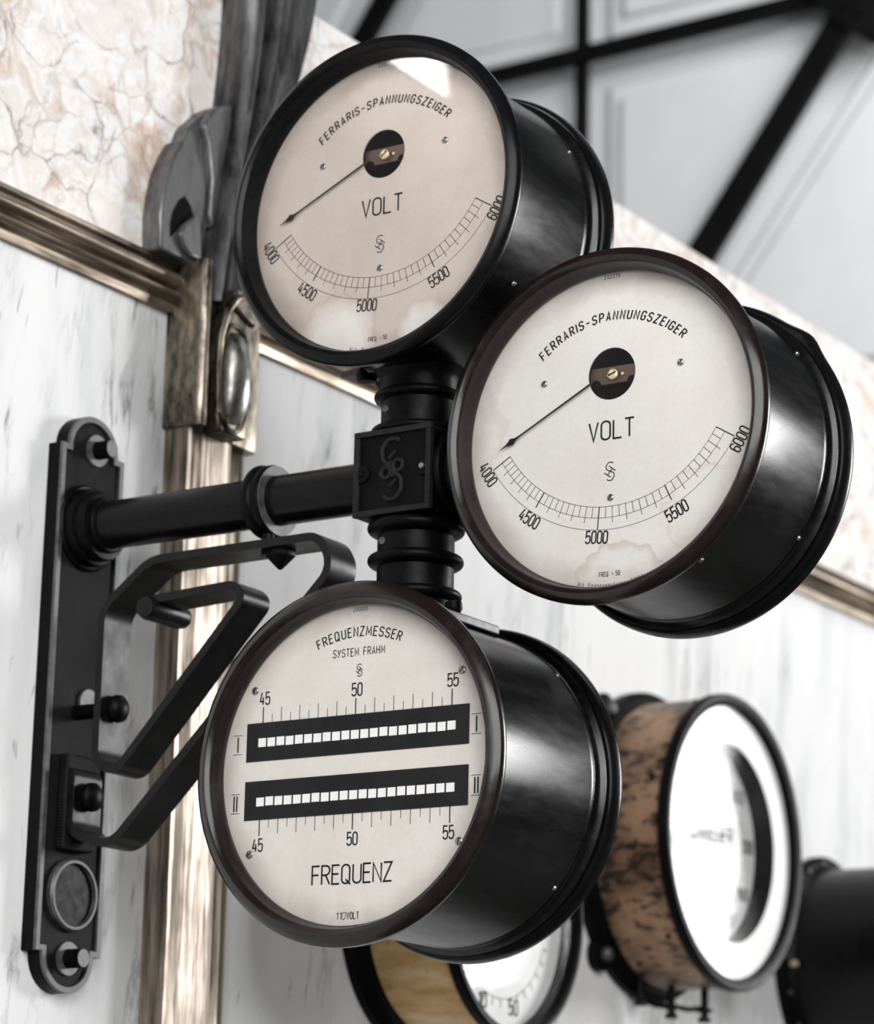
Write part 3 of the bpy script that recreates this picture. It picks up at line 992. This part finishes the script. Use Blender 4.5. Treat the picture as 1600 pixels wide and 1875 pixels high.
# raised maker's monogram on the cover
em = MB()
def curve3(pts, r=.0026):
    em.tube([(PX-.001+p[0], fy-.0028, AZ+.002+p[1]) for p in rpoly(pts, 8)], r, 8)
curve3([(.0095, .0300), (.0060, .0345, .006), (-.0060, .0340, .008), (-.0135, .0240, .008), (-.0120, .0110, .006), (-.0030, .0035), (.0040, -.0015, .004), (.0040, -.0065, .004), (.0, -.0080)])
curve3([(-.0095, -.0300), (-.0060, -.0345, .006), (.0060, -.0340, .008), (.0135, -.0240, .008), (.0120, -.0110, .006), (.0030, -.0035), (-.0040, .0015, .004), (-.0040, .0065, .004), (.0, .0080)])
em.tube([(PX-.001-.0080+.0062*math.cos(a), fy-.0028, AZ+.002-.0035+.0062*math.sin(a)) for a in [2*PI*q/24 for q in range(25)]], .0024, 8, False)
em.tube([(PX-.001+.0080+.0062*math.cos(a), fy-.0028, AZ+.002+.0035+.0062*math.sin(a)) for a in [2*PI*q/24 for q in range(25)]], .0024, 8, False)
em.tube([(PX-.0055, fy-.0028, AZ+.014), (PX+.0035, fy-.0028, AZ+.022)], .0022, 8)
em.tube([(PX+.0055, fy-.0028, AZ-.010), (PX-.0035, fy-.0028, AZ-.018)], .0022, 8)
em.build('raised_monogram', M['cover_edge'], bx)
# turned stubs above and below the box, and the stub to the right-hand gauge
def stub(name, C, axis, prof):
    return MB().lathe(prof, C, axis, 80).build(name, M['iron'], br)
def bead(R, r, t, n=8):
    return [(R+r*math.cos(PI*(q/n-.5)), t+r*math.sin(PI*(q/n-.5))) for q in range(n+1)]
up_p = [(0, .048), (.050, .048)]+bead(.049, .0045, .0535)+[(.0425, .060), (.0425, .088)]+bead(.0465, .0045, .0945)+[(.0435, .101), (.0435, .113), (.046, .118), (.050, .124), (.056, .135), (.066, .150), (0, .150)]
stub('upper_stub', (PX, AY, AZ), (0, 0, 1), up_p)
dn_p = [(0, .048), (.046, .048)]+bead(.0475, .0070, .0565)+[(.0428, .066), (.0428, .086)]+bead(.0470, .0065, .0935)+[(.0428, .102), (.0428, .126)]+bead(.0465, .0055, .1325)+[(.0425, .140), (.0425, .158), (.048, .172), (0, .172)]
stub('lower_stub', (PX, AY, AZ), (0, 0, -1), dn_p)
sd_p = [(0, .049), (.046, .049)]+bead(.0465, .005, .056)+[(.0428, .063), (.0428, .098), (.047, .104), (.047, .110), (0, .110)]
stub('side_stub', (PX, AY, AZ), (1, 0, 0), sd_p)
for (x, z) in ((PX-.018, AZ+.076), (PX-.018, AZ-.075)):
    MB().lathe([(0, -.0025), (.0042, -.0015), (.0045, .001), (0, .001)], (x, AY-.0395, z), (0, 1, 0), 16).build('set_screw', M['iron_edge'], br)

# ------------------------------------------------------------------ the three hanging instruments
def slotted_screw(x, y, z, r, parent, mat=None, ang=.7, name='screw'):
    o = MB().lathe([(0, -.0018), (r*.7, -.0016), (r, -.0006), (r, .0012), (0, .0012)], (x, y, z), (0, 1, 0), 24).build(name, mat or M['screw'], parent)
    d = Vector((math.cos(ang), math.sin(ang)))*r*.85
    nrm = Vector((-d.y, d.x)).normalized()*r*.14
    q = [(x+d.x+nrm.x, y-.00195, z+d.y+nrm.y), (x-d.x+nrm.x, y-.00195, z-d.y+nrm.y), (x-d.x-nrm.x, y-.00195, z-d.y-nrm.y), (x+d.x-nrm.x, y-.00195, z+d.y-nrm.y)]
    MB().add(q, [(0, 1, 2, 3)]).build('slot', M['ink'], o)
    return o

def case(root, C, e, Lb, bumps, rimmat, Ro=.191):
    """C = dial plane centre; front at C.y - e; back flange at C.y + Lb"""
    x, y, z = C
    RI = .1705
    yo = -e
    s = Ro/.191
    prof = [(RI+.0012, .0005), (RI, -.0035), (RI, -.0080), (RI+.0020, -.0105), (RI+.0035, yo-.001), (RI+.0060, yo-.0055), (RI+.0105, yo-.0075), (RI+.0155, yo-.0055), (Ro-.0015, yo-.0018), (Ro, yo+.0015), (Ro, yo+.008),
            (Ro-.0025, yo+.0115), (.1775*s, yo+.013), (.1770*s, yo+.017), (.1745, yo+.018), (.1735, yo+.018), (.1725, 0.0030)]
    MB().lathe(prof, C, (0, 1, 0), 160, True, True).build('rim', rimmat, root)
    bp = [(.1742, yo+.016), (.1742, Lb-.036), (.1750, Lb-.033), (.1742, Lb-.030), (.1744, Lb-.022), (.1775, Lb-.018), (.1815, Lb-.016), (.1815, Lb-.011), (.1795, Lb-.008)]
    MB().lathe(bp, C, (0, 1, 0), 160).build('drum', M['drum'], root)
    def rf(a, r):
        k = 1.0
        for b in bumps:
            d = (a-b+PI) % (2*PI)-PI
            k += .030*math.exp(-(d/.10)**2)
        return k if r > .18 else 1.0
    fp = [(.1790, Lb-.010), (.1830, Lb-.010), (.1862, Lb-.007), (.1875, Lb-.002), (.1885, Lb+.002), (.1885, Lb+.008), (.1860, Lb+.012), (.170, Lb+.016), (.08, Lb+.018), (0, Lb+.018)]
    MB().lathe(fp, C, (0, 1, 0), 180, True, False, rf).build('rear_flange', M['paint'], root)
    face_to(MB().lathe([(0, -.0080), (RI-.0003, -.0080)], C, (0, 1, 0), 96).build('glass', M['glass'], root), (0, -1, 0))

def drum_screw(root, C, phi, yy, r=.0032):
    d = Vector((math.cos(phi), 0, math.sin(phi)))
    p = Vector((C[0], yy, C[2]))+d*.1738
    MB().lathe([(0, .0035), (r*.7, .0028), (r, .0012), (r, 0)], p, d, 14).build('drum_screw', M['screw'], root)

def annulus_dial(C, R, hole, mat, root):
    """dial card with a round hole at pivot (hx, hz, hr) relative to centre"""
    x, y, z = C
    if not hole:
        return MB().lathe([(0, .0), (R, .0), (R, .0015), (0, .0015)], C, (0, 1, 0), 128, False).build('dial', mat, root, origin=C)
    hx, hz, hr = hole
    n_ = 128
    vs, fs = [], []
    for lay, yy in enumerate((0.0, .0015)):
        for q in range(n_):
            a = 2*PI*q/n_
            vs.append((x+hx+hr*math.cos(a), y+yy, z+hz+hr*math.sin(a)))
        for q in range(n_):
            a = 2*PI*q/n_
            d = Vector((math.cos(a), math.sin(a)))
            b = hx*d.x+hz*d.y
            t_ = -b+math.sqrt(b*b-(hx*hx+hz*hz)+R*R)
            vs.append((x+hx+d.x*t_, y+yy, z+hz+d.y*t_))
    for q in range(n_):
        q2 = (q+1) % n_
        fs += [(q, q2, n_+q2, n_+q), (2*n_+q, 3*n_+q, 3*n_+q2, 2*n_+q2), (q, 2*n_+q, 2*n_+q2, q2), (n_+q, n_+q2, 3*n_+q2, 3*n_+q)]
    return MB().add(vs, fs).build('dial', mat, root, origin=C)

def polar(r, deg):
    a = math.radians(deg)
    return (r*math.cos(a), r*math.sin(a))

def volt_gauge(P, label, dialmat, rimmat, serial, bumps, mit, needle_deg, screws, sh_=0):
    px, y, pz = P
    C = (px, y, pz-.060)
    root = thing('voltmeter', (px, y+.09, C[2]-.19), label, 'voltmeter', 'voltmeters on the iron bracket')
    case(root, C, .0216, .1814, bumps, rimmat)
    dial = annulus_dial(C, .1722, (0, .060, .0283), dialmat, root)
    MB().lathe([(.0290, .0012), (.0290, .030), (0, .030)], (px, y, pz), (0, 1, 0), 64).build('hub_well', M['hollow'], dial)
    bg = MB().box((px-.030, y+.006, pz-.0090), (px+.030, y+.009, pz+.0098)).build('bridge', M['bridge'], dial, bevel=.0005)
    for sgn in (-1, 1):
        MB().lathe([(0, .0045), (.0052, .0045), (.0052, .0062), (0, .0062)], (px+sgn*.0215, y, pz-.0085), (0, 1, 0), 24).build('bridge_notch', M['hollow'], bg)
        MB().lathe([(0, .0035), (.0016, .004), (.0016, .0065), (0, .0065)], (px+sgn*.0085+.002, y, pz-.0002), (0, 1, 0), 14).build('pin', M['goldscrew'], bg)
    slotted_screw(px, y+.0020, pz, .0058, bg, M['goldscrew'], .35+sh_, 'pivot_screw')
    MB().cyl((px, y+.003, pz), (px, y+.006, pz), .0042, 20).build('pivot', M['goldscrew'], bg)
    # scale
    sc = Print(px, pz, y-.0003)
    marks = [(4000, -148.9), (4500, -124.0), (5000, -95.4), (5500, -63.9), (6000, -31.4)]
    def ang(v):
        # smooth interpolation through the five numbered marks
        xs = [m__[0] for m__ in marks]; ys = [m__[1] for m__ in marks]
        t_ = 0
        for i in range(5):
            l_ = 1
            for j in range(5):
                if i != j: l_ *= (v-xs[j])/(xs[i]-xs[j])
            t_ += ys[i]*l_
        return t_
    for R_, w_ in ((.1437, .00042), (.1553, .00042), (.1682, .00042)):
        sc.line([polar(R_, -148.9+(117.5)*q/90) for q in range(91)], w_)
    for v in range(4000, 6001, 50):
        a = ang(v)
        if v % 500 == 0:
            ro = .1682 if v in (4000, 5000, 6000) else .1620
            sc.line([polar(.1437, a), polar(ro, a)], .0011 if v != 4500 else .0013)
        elif v % 100 == 0:
            sc.line([polar(.1437, a), polar(.1612, a)], .00055)
        else:
            sc.line([polar(.1437, a), polar(.1553, a)], .00055)
    sc.build('scale', M['ink'], dial)
    for v, a in marks:
        pr = Print(px, pz, y-.0003)
        x_, z_ = polar(.1758, a)
        if v == 6000: x_, z_ = polar(.1755, a)
        pr.text(str(v), x_, z_, .0128, .0016, .0255, .16, 0, math.radians(a+90))
        pr.build('scale_number', M['ink'], dial)
    pr = Print(px, pz, y-.0003)
    pr.arc('FERRARIS-SPANNUNGSZEIGER', 0, -.0628, .1218, .0093, .0015, math.radians(43.0), math.radians(90), .30, .10)
    pr.build('arched_lettering', M['ink'], dial)
    pr = Print(px, pz, y-.0003)
    pr.text('VOLT', .0003, -.0612, .0198, .0020, .0535, .20)
    pr.build('unit_lettering', M['ink'], dial)
    pr = Print(px, pz, y-.0003)
    monogram(pr, -.0012, -.1061, .0195, .0010)
    pr.build('monogram', M['ink'], dial)
    pr = Print(px, pz, y-.0003)
    pr.text(serial, 0, .1073, .0040, .00055, .019, .35)
    pr.build('serial_number', M['ink'], dial)
    pr = Print(px, pz, y-.0003)
    pr.text('FREQ. = 50', -.001, -.2155, .0048, .0006, .0245, .2)
    pr.arc(mit, 0, -.060, .1690, .0042, .0005, math.radians(13.5), math.radians(-90), .2, 0, True)
    pr.build('small_print', M['ink'], dial)
    for (sx, sz, a) in screws:
        slotted_screw(px+sx, y-.0004, pz+sz, .0036, dial, None, a)
    # needle
    nb = MB()
    a = math.radians(needle_deg)
    d = Vector((math.cos(a), math.sin(a))); nn = Vector((-d.y, d.x))
    base = Vector((px-.0222, pz-.0088))
    Ln = .1265
    tip = base+d*Ln
    out = [(base, .0011), (base+d*(Ln-.030), .00085), (base+d*(Ln-.022), .0013), (base+d*(Ln-.0165), .0040), (base+d*(Ln-.0125), .0020), (base+d*(Ln-.0085), .0008), (tip, .0001)]
    pts = [p+nn*w_ for p, w_ in out]+[p-nn*w_ for p, w_ in reversed(out)]
    nb.prism([(p.x, p.y) for p in pts], 1, y-.0042, y-.0036)
    nb.build('needle', M['needle'], root)
    return root, C

P1 = (.5000, 2.4640, 2.7653)
P2 = (.7746, 2.4975, 2.4776)
P3 = (.4945, 2.4486, 2.0767)
M['dial1'] = mat_dial('aged_pink_dial_card', (.545, .475, .425), (.44, .37, .32), .6, 0, 0, .172, ((-.055, -.150, .055, .55, .5), (.06, -.155, .04, .45, .3)))
M['dial2'] = mat_dial('aged_ivory_dial_card', (.665, .645, .615), (.55, .50, .44), .35, 0, 0, .172, ((.012, -.178, .058, .0, .55), (-.19, .02, .06, 0, .2), (.11, -.10, .05, 0, .25)))
M['dial3'] = mat_dial('aged_cream_dial_card', (.68, .645, .60), (.58, .52, .46), .5, 0, 0, .172, ())
scr = [(-.0818, .0001, .9), (.0818, .0001, .8), (-.0002, -.1344, .9)]
g1, C1 = volt_gauge(P1, 'upper voltmeter with pinkish aged dial and black drum, standing above the junction box', M['dial1'], M['paint'], '232273', (-2.2,), 'Mit Spannungstrans.', -155.2, scr, .3)
g2, C2 = volt_gauge(P2, 'right-hand voltmeter with ivory dial and tide-marked stain, on the side of the junction box', M['dial2'], M['rim'], '232275', (.75,), 'Mit Spannungstrans. 5000', -152.5, scr)
for q, (c, ph, yy) in enumerate((((C1), -.62, P1[1]+.05), (C1, .48, P1[1]+.145), (C2, -.62, P2[1]+.150), (C2, .62, P2[1]+.150), (C2, -1.0, P2[1]+.02))):
    drum_screw(g1 if q < 2 else g2, c, ph, yy)
# mounting lug beside the stub under the first voltmeter
MB().box((.540, 2.525, 2.545), (.556, 2.585, 2.5585)).build('mounting_lug', M['steel'], g1, bevel=.0015)
kn = MB().lathe([(0, 0), (.0105, .002), (.0125, .010), (.0095, .018), (0, .020)], (.430, 2.545, 2.5290), (0, 0, 1), 20).build('thumb_screw', M['iron'], g1)
MB().lathe([(.0, .0), (.006, 0), (.006, .02), (0, .02)], (.430, 2.545, 2.545), (0, 0, 1), 16).build('thread', M['steel'], kn)
MB().box((.40, 2.535, 2.5385), (.46, 2.568, 2.5455)).build('mounting_lug', M['iron_edge'], g1, bevel=.0015)

# frequency meter
px, y, pz = P3
g3 = thing('frequency_meter', (px, y+.12, pz-.19), 'frequency meter with two rows of white reeds on cream dial, under the junction box', 'frequency meter')
case(g3, P3, .0173, .2323, (), M['rim'], .1937)
dial = annulus_dial(P3, .1722, None, M['dial3'], g3)
for (zc, rowz) in ((.0320, .0313), (-.0314, -.0329)):
    wi = MB().box((px-.1415, y-.0008, pz+zc-.0210), (px+.1425, y+.0002, pz+zc+.0210)).build('reed_window', M['reedwin'], dial)
    for q in range(21):
        x_ = px-.1211+.2418*q/20+.0006
        j = random.uniform(-.0003, .0003)
        MB().box((x_-.0049, y-.0016, pz+rowz-.0047+j), (x_+.0049, y-.0009, pz+rowz+.0047+j)).build('reed_flag', M['reed'], wi)
sc = Print(px, pz, y-.0003)
for sgn, zb in ((1, .0530), (-1, -.0524)):
    for q in range(21):
        x_ = -.1211+.2418*q/20
        if q % 10 == 0:
            sc.line([(x_, zb*1.0), (x_, zb+sgn*.0172)], .0013)
        elif q % 2 == 0:
            sc.line([(x_, zb), (x_, zb+sgn*.0158)], .0007)
        else:
            sc.line([(x_, zb), (x_, zb+sgn*.0090)], .0006)
sc.build('scale', M['ink'], dial)
for txt, x_, z_ in (('45', -.1195, .0795), ('50', .0010, .0795), ('55', .1215, .0795), ('45', -.1225, -.0795), ('50', .0, -.0790), ('55', .1195, -.0790)):
    pr = Print(px, pz, y-.0003)
    pr.text(txt, x_, z_, .0132, .0016, .0125, .16)
    pr.build('scale_number', M['ink'], dial)
for (x_, z_, two) in ((-.1533, .0308, 0), (.1515, .0312, 0), (-.1538, -.0334, 1), (.1525, -.0325, 1)):
    pr = Print(px, pz, y-.0003)
    pr.line([(x_-.0065, z_+.0104), (x_+.0055, z_+.0104)], .0006)
    pr.line([(x_-.0065, z_-.0104), (x_+.0055, z_-.0104)], .0006)
    for d in ((-.0022, .0016) if two else (-.0003,)):
        pr.line([(x_+d, z_+.0085), (x_+d, z_-.0085)], .0018)
    pr.build('row_numeral', M['ink'], dial)
pr = Print(px, pz, y-.0003)
pr.arc('FREQUENZMESSER', .0020, .001, .1362, .0098, .0013, math.radians(22.5), math.radians(90), .26)
pr.build('title_lettering', M['ink'], dial)
pr = Print(px, pz, y-.0003)
pr.text('SYSTEM FRAHM', .0020, .1201, .0083, .00095, .066, .24)
pr.build('subtitle_lettering', M['ink'], dial)
pr = Print(px, pz, y-.0003)
monogram(pr, .0032, .1000, .0130, .0009)
pr.build('monogram', M['ink'], dial)
pr = Print(px, pz, y-.0003)
pr.text('FREQUENZ', .0006, -.1157, .0196, .0019, .1005, .16)
pr.build('unit_lettering', M['ink'], dial)
pr = Print(px, pz, y-.0003)
pr.text('110', -.0125, -.1592, .0070, .0007, .0125, .2, .15)
pr.text('VOLT', .0035, -.1592, .0070, .0009, .0150, .2)
pr.build('voltage_lettering', M['ink'], dial)
pr = Print(px, pz, y-.0003)
pr.text('200005', .0028, .1663, .0040, .00055, .0185, .35)
pr.build('serial_number', M['ink'], dial)
for (sx, sz, a) in ((-.1325, .0889, 1.3), (.1325, .0889, .9), (-.1325, -.0889, .5), (.1325, -.0889, 1.4)):
    slotted_screw(px+sx, y-.0004, pz+sz, .0043, dial, None, a)
drum_screw(g3, P3, -.72, P3[1]+.195)
drum_screw(g3, P3, .74, P3[1]+.200)
MB().box((.535, 2.49, 2.2415), (.562, 2.626, 2.2515)).build('mounting_lug', M['iron_edge'], g3, bevel=.0015)
MB().lathe([(0, 0), (.008, 0), (.010, .004), (.009, .011), (0, .014)], (.556, 2.540, 2.2515), (0, 0, 1), 20).build('thumb_screw', M['iron'], g3)

# ------------------------------------------------------------------ instruments mounted flat on the marble, facing into the hall
def wall_gauge(C, d, R, Rf, body, rimw, label, cat, rimmat, inner=None):
    """C = (y, z) on the wall, d = face distance from the wall"""
    yy, zz = C
    root = thing(cat.replace(' ', '_'), (0, yy, zz), label, cat, 'gauges mounted on the marble wall')
    O_ = (0, yy, zz)
    ax = (1, 0, 0)
    Rb = R-.006
    MB().lathe([(0, .001), (Rf, .001), (Rf, .012), (Rf-.006, .018), (Rf-.014, .020), (Rf-.018, .026), (Rb+.003, .030), (Rb-.002, .034), (0, .034)], O_, ax, 120).build('wall_flange', M['iron'], root)
    MB().lathe([(Rb, .030), (Rb, d-.030), (Rb+.0015, d-.029), (Rb+.0015, d-.012), (Rb, d-.010)], O_, ax, 140).build('casing', body, root)
    MB().lathe([(R-.005, d-.016), (R, d-.014), (R, d-.002), (R-.003, d+.003), (R-.008, d+.003), (R-rimw, d-.001), (R-rimw-.002, d-.008), (R-rimw-.002, d-.028), (R-.010, d-.030)], O_, ax, 140, True, True).build('rim', rimmat, root)
    if inner:
        dl_ = MB().lathe([(0, d-.046), (inner, d-.046)], O_, ax, 96).build('dial', M['white_dial'], root)
        MB().lathe([(inner, d-.047), (inner, d-.014), (inner+.002, d-.012)], O_, ax, 96).build('dial_well', M['iron'], root)  # black wall puts the shade inside the well into its colour
        MB().lathe([(inner+.002, d-.012), (R-rimw-.001, d-.012)], O_, ax, 96).build('dial_surround', M['white_dial'], root)
    else:
        dl_ = MB().lathe([(0, d-.026), (R-rimw-.001, d-.026)], O_, ax, 96).build('dial', M['white_dial'], root)
    face_to(MB().lathe([(0, d-.006), (R-rimw-.001, d-.006)], O_, ax, 96).build('glass', M['glass_far'], root), (1, 0, 0))
    return root, dl_

b2, d2 = wall_gauge((3.991, 2.203), .159, .2325, .2462, M['copper'], .018, 'wall gauge with pitted copper-brown casing and white dial, right of the frequency meter', 'wall gauge', M['iron'], inner=.155)
FX = .159-.0455
def on2():
    return Print(3.991, 2.203, FX, '+X')
pr = on2()
pr.line([polar(.112, -66+132*q/60) for q in range(61)], .0012)
for q in range(31):
    a = -66+132*q/30
    pr.line([polar(.112, a), polar(.118 if q % 5 else .124, a)], .0012 if q % 5 else .002)
pr.build('scale', M['ink'], d2)
for a, tx in ((40, '800'), (4, '1200'), (-31, '1800'), (-58, '700')):
    pr = on2()
    x_, z_ = polar(.134, a)
    pr.text(tx, x_-.004, z_, .019, .003, .036, .2)
    pr.build('scale_number', M['ink'], d2)
pr = on2()
pr.text('ERREGER', .008, .018, .027, .0036, .140, .2)
pr.build('title_lettering', M['ink'], d2)
pr = on2()
pr.text('MASCHINE', .015, -.028, .019, .0026, .115, .2)
pr.build('subtitle_lettering', M['ink'], d2)
pr = on2()
monogram(pr, .012, -.072, .030, .003)
pr.build('monogram', M['ink'], d2)
for (dy, dz) in ((-.165, -.185), (-.158, .196)):
    lg = MB().lathe([(0, .001), (.026, .001), (.026, .014), (.020, .018), (0, .018)], (0, 3.991+dy, 2.203+dz), (1, 0, 0), 32).build('mounting_lug', M['iron'], b2)
    MB().lathe([(0, .018), (.011, .018), (.011, .026), (.007, .030), (0, .030)], (0, 3.991+dy, 2.203+dz), (1, 0, 0), 16).build('bolt', M['iron_edge'], lg)
# terminals hanging under the casing
for (dx, dy, h) in ((.030, -.075, .050), (.055, -.02, .055), (.095, .015, .060)):
    tt = MB()
    zt = 2.203-math.sqrt(.2265**2-dy**2)
    tt.cyl((dx, 3.991+dy, zt+.006), (dx, 3.991+dy, zt-h*.75), .006, 16)
    tt.cyl((dx, 3.991+dy, zt-h*.50), (dx, 3.991+dy, zt-h*.60), .012, 16)
    tt.cyl((dx, 3.991+dy, zt-h*.72), (dx, 3.991+dy, zt-h*.86), .010, 6)
    tt.build('terminal', M['iron'], b2)
MB().tube([(.030, 3.916, 1.958), (.045, 3.94, 1.948), (.055, 3.971, 1.950), (.075, 3.99, 1.945), (.095, 4.006, 1.948)], .004, 8).build('terminal_wire', M['iron'], b2)
for (ph, xx) in ((-2.35, .125), (1.9, .125), (-2.1, .05), (2.8, .125)):
    d_ = Vector((0, math.cos(ph), math.sin(ph)))
    MB().lathe([(0, .003), (.004, .002), (.005, 0)], Vector((xx, 3.991, 2.203))+d_*.2265, d_, 12).build('casing_screw', M['iron'], b2)

b1, d1 = wall_gauge((3.327, 2.027), .165, .175, .190, M['varnish'], .014, 'wall gauge with amber varnished casing, half hidden below the frequency meter', 'wall gauge', M['iron'])
pr = Print(3.327, 2.027, .165-.0255, '+X')
pr.line([polar(.118, -160+140*q/60) for q in range(61)], .0009)
for q in range(15):
    a = -160+140*q/14
    pr.line([polar(.118, a), polar(.130, a)], .0014)
pr.build('scale', M['ink'], d1)
for a, tx in ((-142, '500'), (-112, '10'), (-75, '50')):
    x_, z_ = polar(.128, a)
    pr = Print(3.327, 2.027, .165-.0255, '+X')
    pr.text(tx, x_, z_-.004, .020, .0028, .034 if len(tx) == 3 else .022, .2)
    pr.build('scale_number', M['ink'], d1)
pr = Print(3.327, 2.027, .165-.0255, '+X')
for x_ in (-.045, -.033, -.021):
    pr.line([(x_, -.07), (x_, -.095)], .0015)
for z_ in (-.07, -.082, -.095):
    pr.line([(-.047, z_), (-.019, z_)], .0015)
pr.line([(.02, -.055), (.02, -.085)], .0015)
pr.line([(.008, -.070), (.032, -.070)], .0015)
pr.build('symbols', M['ink'], d1)
b3, d3 = wall_gauge((4.633, 2.072), .205, .172, .190, M['paint'], .012, 'wall gauge with plain black casing at the right edge of the view', 'wall gauge', M['iron'])
for q in range(18):
    a = 2*PI*q/18
    MB().lathe([(0, .0245), (.0038, .0235), (.0045, .020), (0, .020)], (0, 4.633+.1785*math.cos(a), 2.072+.1785*math.sin(a)), (1, 0, 0), 10).build('flange_screw', M['iron_edge'], b3)
MB().lathe([(0, .010), (.005, .009), (.006, .006), (.006, 0), (0, 0)], (.03, 4.455, 2.058), (1, -.4, 0), 14).build('brass_plug', M['goldscrew'], b3)
